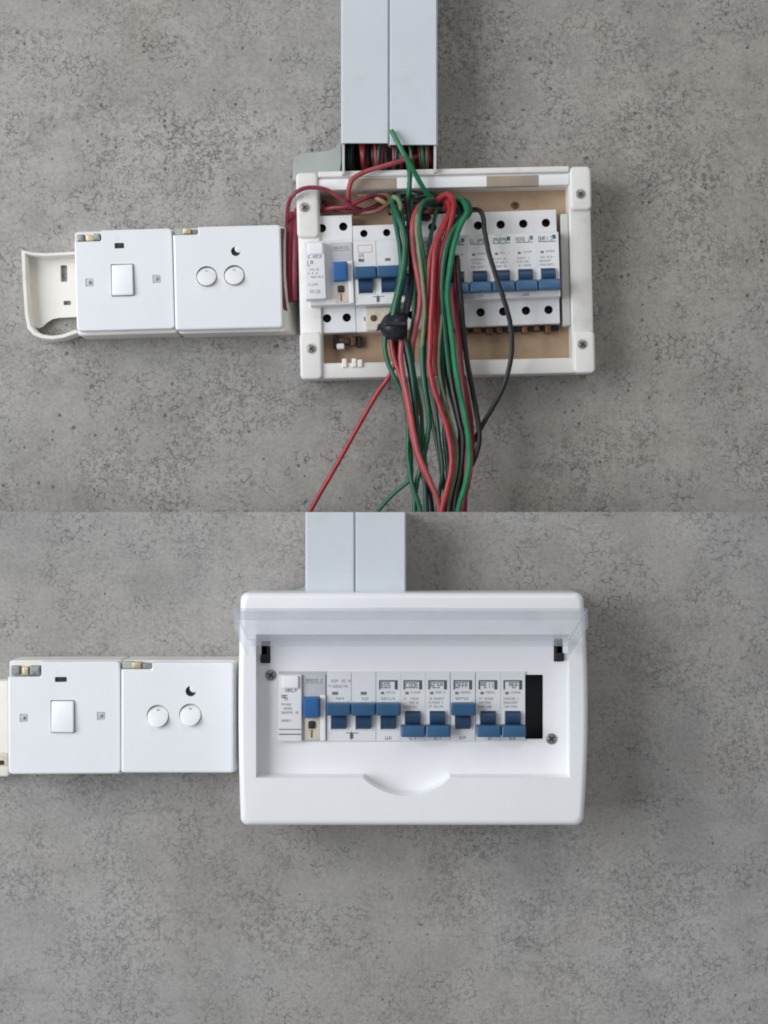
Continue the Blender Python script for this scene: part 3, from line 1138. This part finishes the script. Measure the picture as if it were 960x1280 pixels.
for rw in rows:
    vs = [bm.verts.new(p) for p in rw]
    if pv:
        for i in range(len(vs) - 1):
            bm.faces.new((pv[i], pv[i + 1], vs[i + 1], vs[i]))
    else:
        bm.faces.new(vs)
    pv = vs
bm.faces.new(pv)
part('side_wall', M['cream'], br, bm, angle=50)
# the same kind of box, cut by the left edge below
b2 = thing('broken_switch_box', 'cream back box peeping in at the left edge of the lower wall panel', 'switch box', 4, 968, T + 26, T)
bm = rbox(-60, 851, 11, 972, T, T + 22, 4, 3)
part('side_wall', M['cream'], b2, bm)
bm = rbox(-5, 941, 8.5, 958, T + 20, T + 23.2, 3, 0.5)
part('stained_patch', M['breaker_stain'], b2, bm)
bm = rbox(-4, 951, 4.5, 956.5, T + 20, T + 24, 1.5, 0.5)
part('screw_hole', M['hole'], b2, bm)

# ------------------------------------------------------------------ wires
W = wire
# through the black tape
W('dark green wire swinging out left of the black tape then under the red wires', 'green', [(490, 246, 62), (494, 275, 74), (500, 310, 84), (501, 340, 88), (494, 375, 90), (486, 402, 92), (481, 428, 92), (484, 450, 92), (494, 474, 92), (506, 500, 90), (510, 530, 86), (510, 570, 84), (515, 605, 84), (524, 632, 84), (530, 662, 84)])
W('dark green wire entering the black tape at its middle and leaving on its right', 'darkgreen', [(498, 244, 64), (503, 275, 78), (507, 310, 88), (505, 345, 94), (498, 380, 96), (498, 404, 94), (506, 425, 92), (511, 445, 94), (516, 475, 94), (519, 510, 92), (523, 545, 92), (528, 580, 90), (532, 615, 86), (533, 662, 84)])
W('green wire on the near side of the bundle above the black tape', 'green', [(488, 250, 56), (497, 270, 86), (506, 300, 96), (504, 335, 100), (497, 370, 100), (491, 400, 98), (495, 425, 86)], 4.0)
W('blackish wire on the right side of the taped bundle', 'blackw', [(508, 248, 60), (511, 280, 76), (513, 315, 84), (514, 350, 86), (511, 380, 88), (506, 405, 90), (508, 440, 86), (515, 480, 84), (521, 530, 84), (526, 580, 84), (536, 620, 84), (541, 662, 84)])
W('very dark green wire behind the taped bundle', 'darkgreen', [(514, 250, 56), (513, 285, 70), (516, 320, 78), (512, 360, 82), (502, 400, 84), (498, 420, 84)])
W('red wire leaving the black tape on the left', 'red', [(488, 405, 88), (489, 425, 90), (493, 448, 90), (502, 475, 92), (509, 505, 94), (513, 530, 95), (519, 560, 96), (530, 590, 96), (544, 617, 96), (551, 636, 96), (556, 662, 96)], 4.0)
W('pinkish red wire leaving the black tape at its middle', 'pinkred', [(500, 405, 92), (501.5, 428, 94), (501, 450, 95), (505, 475, 97), (511, 505, 98), (517, 540, 98), (524, 570, 98), (537, 600, 98), (548, 628, 98), (552, 662, 98)], 4.0)
W('dark red wire tucked between the two red wires under the tape', 'darkred', [(495, 405, 82), (495, 430, 82), (497, 455, 84), (505, 480, 84), (512, 515, 84), (519, 550, 84), (528, 590, 82)])
W('red wire slanting away to the lower left over the bare wall', 'red', [(499, 430, 68), (493, 455, 66), (487, 470, 64), (472, 491, 58), (455, 520, 52), (436, 554, 46), (417, 588, 42), (400, 617, 40), (387, 640, 38), (376, 662, 38)], 3.5)
W('thin green wire slanting away to the lower left near the seam', 'green', [(512, 545, 76), (514, 575, 74), (513, 597, 72), (504, 607, 68), (492, 617, 64), (478, 632, 60), (470, 642, 58), (456, 662, 56)], 3.1)
# middle
W('pinkish wire hanging left of the middle red wires', 'pinkred', [(532, 252, 64), (522, 262, 80), (516, 280, 88), (516, 310, 92), (521, 340, 94), (525, 365, 94), (524, 388, 94), (519, 412, 90), (515, 440, 84), (516, 480, 82), (522, 520, 82)], 4.2)
W('dark red wire behind the pinkish wire', 'darkred', [(524, 256, 56), (513, 275, 70), (512, 310, 74), (515, 350, 76), (520, 380, 74), (514, 420, 72), (509, 450, 72)], 4.0)
W('green wire curving down just right of the pinkish wire', 'green', [(548, 252, 60), (535, 250, 78), (526, 258, 86), (524, 285, 90), (528, 315, 92), (532, 345, 92), (532, 380, 90), (530, 410, 90), (528, 440, 90), (530, 475, 90), (535, 510, 88), (536, 535, 86), (532, 560, 84), (526, 585, 80), (520, 610, 78), (517, 662, 76)])
W('pale green wire close beside the pinkish wire', 'palegreen', [(530, 255, 72), (522, 268, 86), (521, 292, 92), (525, 325, 95), (529, 360, 96), (531, 390, 96), (529, 415, 94), (527, 445, 88)], 3.2)
W('olive green wire splitting off below the open board', 'olive', [(533, 390, 84), (530, 430, 86), (531, 470, 86), (536, 505, 86), (543, 540, 84), (550, 575, 82), (555, 605, 80), (558, 630, 80), (560, 662, 80)], 3.2)
W('bright red wire making a wide bow down the middle', 'red', [(556, 262, 60), (560, 252, 76), (562, 264, 88), (554, 284, 96), (545, 308, 100), (542, 340, 102), (541, 370, 102), (539, 400, 102), (538, 430, 102), (537, 455, 102), (541, 480, 102), (550, 508, 102), (559, 535, 102), (564, 562, 102), (564, 588, 102), (558, 615, 102), (552, 640, 102), (550, 662, 102)], 4.2)
W('red wire looping over the top right of the middle bundle', 'red', [(545, 252, 62), (558, 243, 80), (566, 250, 86), (566, 266, 92), (560, 290, 94), (552, 315, 96), (548, 345, 96), (547, 380, 94), (546, 415, 92), (545, 445, 92), (546, 470, 88)], 4.2)
W('pinkish red wire behind the bright red bow', 'pinkred', [(552, 250, 62), (562, 247, 76), (562, 262, 84), (549, 290, 88), (538, 320, 92), (535, 355, 92), (534, 385, 90), (535, 420, 88)], 3.4)
W('dark green wire behind the bright red bow', 'darkgreen', [(580, 252, 62), (583, 262, 76), (573, 278, 86), (562, 298, 90), (555, 325, 92), (552, 360, 92), (551, 395, 92), (552, 430, 90), (553, 470, 88), (556, 510, 86), (556, 550, 84), (560, 590, 82), (562, 662, 82)])
W('second dark green wire behind the bright red bow', 'darkgreen', [(572, 250, 60), (576, 264, 74), (567, 285, 82), (560, 320, 86), (557, 360, 86), (558, 400, 86), (556, 440, 84), (553, 480, 82), (553, 520, 80)])
W('bright green wire running down the right of the bundle to the seam', 'brightgreen', [(566, 250, 64), (577, 251, 78), (584, 264, 92), (575, 283, 98), (567, 308, 102), (562, 338, 104), (559, 368, 104), (562, 398, 104), (566, 430, 104), (570, 465, 104), (577, 500, 104), (583, 530, 104), (586, 558, 104), (586, 582, 104), (581, 608, 104), (574, 632, 104), (568, 662, 104)], 4.0)
W('green wire in the loop at the top right of the bundle', 'green', [(570, 248, 58), (584, 252, 76), (587, 266, 88), (577, 276, 92), (564, 292, 96), (556, 318, 98), (553, 345, 98), (553, 375, 96), (556, 410, 92), (560, 450, 90), (566, 490, 88), (573, 525, 88), (580, 560, 86)], 4.0)
W('long black wire bowing out to the right over the breakers', 'blackw', [(588, 262, 60), (599, 263, 78), (604, 272, 84), (606, 290, 88), (611, 315, 92), (620, 345, 94), (631, 378, 94), (638, 405, 92), (640, 432, 90), (636, 462, 86), (626, 491, 82), (612, 516, 78), (600, 537, 76), (590, 556, 76), (577, 583, 78), (566, 610, 78), (560, 638, 78), (558, 662, 78)], 3.6)
W('second black wire dropping straight then crossing the bowed black one', 'blackw', [(571, 320, 80), (574, 350, 84), (577, 385, 86), (580, 420, 86), (584, 452, 86), (590, 485, 84), (595, 512, 82), (599, 538, 82), (598, 558, 82), (590, 580, 82), (577, 602, 80), (568, 625, 80), (564, 662, 80)], 3.8)
W('dark red wire between the bright green and black wires', 'wine', [(564, 360, 88), (568, 395, 92), (573, 422, 92), (576, 450, 92), (579, 480, 92), (582, 510, 90), (584, 540, 90), (583, 575, 92), (582, 605, 94), (580, 662, 94)], 3.6)
W('maroon wire hidden in the middle of the bundle', 'darkred', [(552, 390, 82), (557, 425, 84), (561, 460, 86), (568, 495, 86), (575, 530, 86), (574, 560, 86), (567, 590, 86), (563, 620, 86), (562, 662, 86)], 4.0)
W('thick navy wire low in the bundle at the seam', 'navy', [(556, 440, 76), (562, 480, 78), (571, 515, 80), (577, 545, 82), (573, 575, 84), (566, 605, 88), (562, 632, 90), (560, 662, 90)], 5.0)
W('dark wire behind the bright green wire', 'blackw', [(562, 300, 84), (559, 350, 88), (556, 395, 88), (560, 440, 88), (565, 480, 90), (573, 520, 92), (579, 550, 92), (576, 590, 92), (570, 620, 92), (566, 662, 92)], 4.2)
W('thin green wire dangling between the taped group and the pinkish wire', 'green', [(521, 262, 66), (517, 300, 78), (519, 345, 84), (517, 395, 86), (514, 430, 86), (518, 470, 84), (526, 510, 82), (529, 550, 82), (534, 595, 82), (540, 630, 82), (542, 662, 82)], 3.0)
W('thin dark green wire close to the left of the bright red bow', 'darkgreen', [(546, 262, 66), (538, 300, 82), (536, 345, 86), (537, 395, 88), (535, 440, 90), (539, 480, 92), (545, 515, 90), (549, 550, 88), (553, 590, 86), (548, 625, 84), (545, 662, 84)], 3.0)
W('thin black wire between the bright red bow and the green wires', 'blackw', [(570, 262, 62), (558, 300, 84), (550, 340, 88), (549, 385, 90), (549, 430, 92), (551, 475, 92), (560, 515, 92), (568, 550, 92), (569, 585, 92), (560, 625, 92), (555, 662, 92)], 3.0)
W('thin red wire right of the bright green wire above the seam', 'red', [(580, 470, 78), (583, 500, 82), (586, 530, 84), (589, 560, 86), (588, 590, 90), (582, 620, 94), (577, 645, 96), (575, 662, 96)], 3.0)
W('thin maroon wire beside the second black wire', 'wine', [(566, 300, 74), (568, 340, 80), (571, 385, 82), (575, 420, 82), (577, 460, 82), (585, 500, 82), (590, 535, 80), (590, 570, 80), (581, 600, 80), (572, 640, 80), (570, 662, 80)], 3.0)
W('thin pale green wire in the gap right of the bright red bow', 'palegreen', [(553, 390, 94), (549, 430, 95), (549, 465, 95), (556, 500, 95), (566, 535, 95), (571, 560, 95), (570, 590, 95), (562, 622, 96), (556, 662, 96)], 2.4)
# above the breakers
W('green wire sticking out of the trunking over the top edge of the open board', 'brightgreen', [(489, 163, 78), (496, 176, 82), (505, 193, 84), (514, 208, 80), (524, 226, 72), (533, 241, 62), (545, 252, 52)], 3.6)
W('green wire dropping straight from the trunking into the open board', 'green', [(503, 180, 46), (509, 200, 62), (512, 216, 68), (511.5, 236, 66), (509, 256, 58)], 3.6)
W('pinkish red wire from the trunking bending down into the top left of the open board', 'pinkred', [(530, 192, 48), (505, 200, 62), (478, 208, 66), (456, 215, 68), (441, 224, 70), (436, 236, 68), (436, 250, 60), (441, 262, 48)], 3.6)
W('plum red wire arching over the top left corner of the open board', 'plum', [(360, 300, 22), (359, 275, 40), (361, 255, 56), (367, 243, 66), (380, 235.5, 68), (396, 234.5, 68), (410, 238, 66), (424, 247, 64), (440, 258, 60), (452, 262, 46)], 3.1)
W('red wire crossing the arching plum wire inside the board', 'wine', [(398, 264, 40), (415, 260, 52), (434, 258, 58), (452, 250, 60), (466, 245, 56), (485, 250, 46)], 3.4)
W('dark red wire lying across the top left of the breakers', 'darkred', [(404, 252, 34), (420, 262, 44), (440, 264, 50), (460, 262, 48), (480, 252, 44)], 3.6)
W('brown wire looped at the top of the two pole breaker', 'brown', [(443, 267, 40), (462, 266, 54), (478, 261, 58), (487, 252, 56), (484, 244, 50), (470, 243, 44)], 3.6)
W('tan wire looped at the top of the two pole breaker', 'tanw', [(448, 244, 36), (464, 246, 50), (477, 251, 56), (486, 258, 52), (494, 268, 48)], 3.4)
W('pale green wire end curling beside the taped bundle', 'palegreen', [(492, 246, 64), (498, 250, 74), (501, 260, 78), (498, 270, 72)], 3.4)
crossl = ['uppermost dark green wire', 'upper black wire', 'middle dark green wire', 'short black wire at the left', 'long black wire reaching furthest right', 'dark red wire', 'lowest black wire']
for i, (a, b_, c, e, m) in enumerate([(492, 244, 560, 250, 'darkgreen'), (488, 252, 566, 256, 'blackw'), (500, 260, 574, 259, 'darkgreen'), (486, 266, 540, 264, 'blackw'), (520, 247, 592, 262, 'blackw'), (512, 268, 556, 262, 'darkred'), (505, 274, 545, 270, 'blackw')]):
    W(crossl[i] + ' lying above the breakers behind the bundle', m, [(a, b_, 30 + 3 * i), ((a * 2 + c) / 3, b_ - 3 + i % 3, 40 + 2 * i), ((a + 2 * c) / 3, e + 3 - i % 2, 42 + 2 * i), (c, e, 34)], 4.2, group='dark wires behind the bundle')
# stubs seen in the open end of the trunking
stubs = [(430.5, 'blackw', 40, 3.4), (435.5, 'blackw', 50, 2.8), (455, 'darkred', 52, 3.0), (462, 'darkgreen', 30, 3.6), (469, 'red', 52, 2.8), (475, 'green', 52, 2.8), (482.5, 'darkred', 46, 3.0), (489.5, 'plum', 52, 2.8),
         (496.5, 'darkgreen', 52, 3.2), (504, 'darkred', 54, 3.0), (512, 'olive', 54, 3.0), (520, 'red', 30, 3.6), (527, 'green', 54, 2.8), (534, 'brown', 54, 2.8), (432.5, 'darkgreen', 24, 4), (439, 'green', 42, 4.2), (446, 'blackw', 20, 4), (451.5, 'red', 44, 4.0), (459, 'brown', 36, 3.2), (465.5, 'blackw', 40, 4.4), (472, 'blackw', 22, 4.2), (478.5, 'plum', 44, 4.2),
         (493, 'darkred', 30, 4.2), (500, 'blackw', 34, 4.4), (508, 'orange', 26, 4.0), (516, 'green', 34, 4), (523.5, 'brown', 44, 3.2), (530, 'olive', 38, 4.6), (537, 'darkred', 36, 4.0), (541, 'brown', 20, 3.2)]
names = {'darkgreen': 'dark green', 'green': 'green', 'blackw': 'black', 'red': 'red', 'brown': 'brown', 'plum': 'plum red', 'darkred': 'dark red', 'orange': 'orange', 'olive': 'olive'}
seen = {}
stub_label = {430.5: 'black wire against the left wall', 435.5: 'thin black wire between two green ones', 455: 'thin dark red wire beside the bright red one', 462: 'dark green wire deep between black ones', 469: 'thin bright red wire',
              475: 'thin green wire beside the plum one', 482.5: 'thin dark red wire at the seam', 489.5: 'thin plum wire at the seam', 496.5: 'thin dark green wire', 504: 'thin dark red wire beside the black one',
              512: 'thin olive wire', 520: 'bright red wire far back', 527: 'thin green wire at the front', 534: 'thin brown wire at the right', 432.5: 'leftmost dark green wire', 439: 'green wire', 446: 'black wire against the red one', 451.5: 'red wire', 459: 'thin brown wire', 465.5: 'thick black wire between brown and plum wires',
              472: 'black wire tucked behind the plum wire', 478.5: 'plum red wire', 493: 'leftmost dark red wire', 500: 'black wire', 508: 'orange wire', 516: 'green wire', 523.5: 'thin brown wire in front',
              530: 'thick olive wire', 537: 'dark red wire by the right side', 541: 'brown wire furthest back and right'}
rgs = random.Random(3)
for x, m, d, r in stubs:
    d += 8 if d < 46 else 4
    j = rgs.uniform(-4, 4)
    half = 'left' if x < 486 else 'right'
    grp = 'wires in the open trunking end'
    lb = stub_label[round(x, 1)] + f' in the mouth of the {half} trunking'
    xe = x + j
    lim = (433.5, 480) if half == 'left' else (492.5, 538.5)
    x_ = min(max(x, lim[0] + r - 4), lim[1])
    W(lb, m, [(x_, 120, d), (x_, 172, d), (x_ + j * 0.5, 192, d + 3), (xe, 206, d - 3), (xe + j * 0.4, 221, d - 26), (xe + j * 0.4, 240, 14)], r, group=grp)
# red wires in the gap between switch and board
W('wine red wire filling the gap left of the open board', 'wine', [(366, 268, 26), (363, 285, 36), (362, 305, 40), (362, 330, 41), (362, 350, 40), (363, 377, 34)], 7.0)
W('thin wine red wire hugging the left side of the open board', 'plum', [(371, 262, 30), (369, 292, 44), (368.5, 320, 47), (368, 350, 46), (368, 375, 40)], 4.0)
W('brownish red wire close to the two button switch', 'brown', [(353, 287, 50), (351.5, 305, 52), (351.5, 330, 52), (352, 355, 52), (354.5, 375, 50), (356.5, 388, 44)], 3.8)

# black insulating tape
tp = thing('insulating_tape', 'black insulating tape wrapped round the green wires of the open board', 'tape', 493, 409, 92, 92)
bm = bmesh.new()
rg = random.Random(2)
rings = []
for (y, a, b_, cx) in ((391, 10, 8, 497), (396, 14, 13, 495), (402, 16.5, 16, 493), (408, 17.5, 17, 492), (414, 16.5, 16, 492.5), (420, 13.5, 13, 494), (424, 11, 10, 494.5)):
    rings.append([(cx + a * math.cos(q) * rg.uniform(.93, 1.06), y + rg.uniform(-1, 1) + 1.5 * math.sin(q), 93 + b_ * math.sin(q) * rg.uniform(.93, 1.06)) for q in [2 * math.pi * i / 22 for i in range(22)]])
loft(bm, rings)
part('wrap', M['tape'], tp, bm, angle=60)
bm = bmesh.new()
pts = [(478, 403), (476, 412), (470, 415), (472, 406)]
loft(bm, [at(pts, 92), at([(x + 1, y) for x, y in pts], 99)])
part('tape_end', M['tape'], tp, bm)
bm = rbox(480, 404.5, 508, 410, 100, 111.6, 2, 1.5)
part('tape_ridge', M['tape'], tp, bm)

# ------------------------------------------------------------------ a safety pass
for o in bpy.data.objects:
    if o.type == 'MESH' and o.parent is None and 'label' not in o.keys() and 'kind' not in o.keys():
        print('UNTAGGED', o.name)
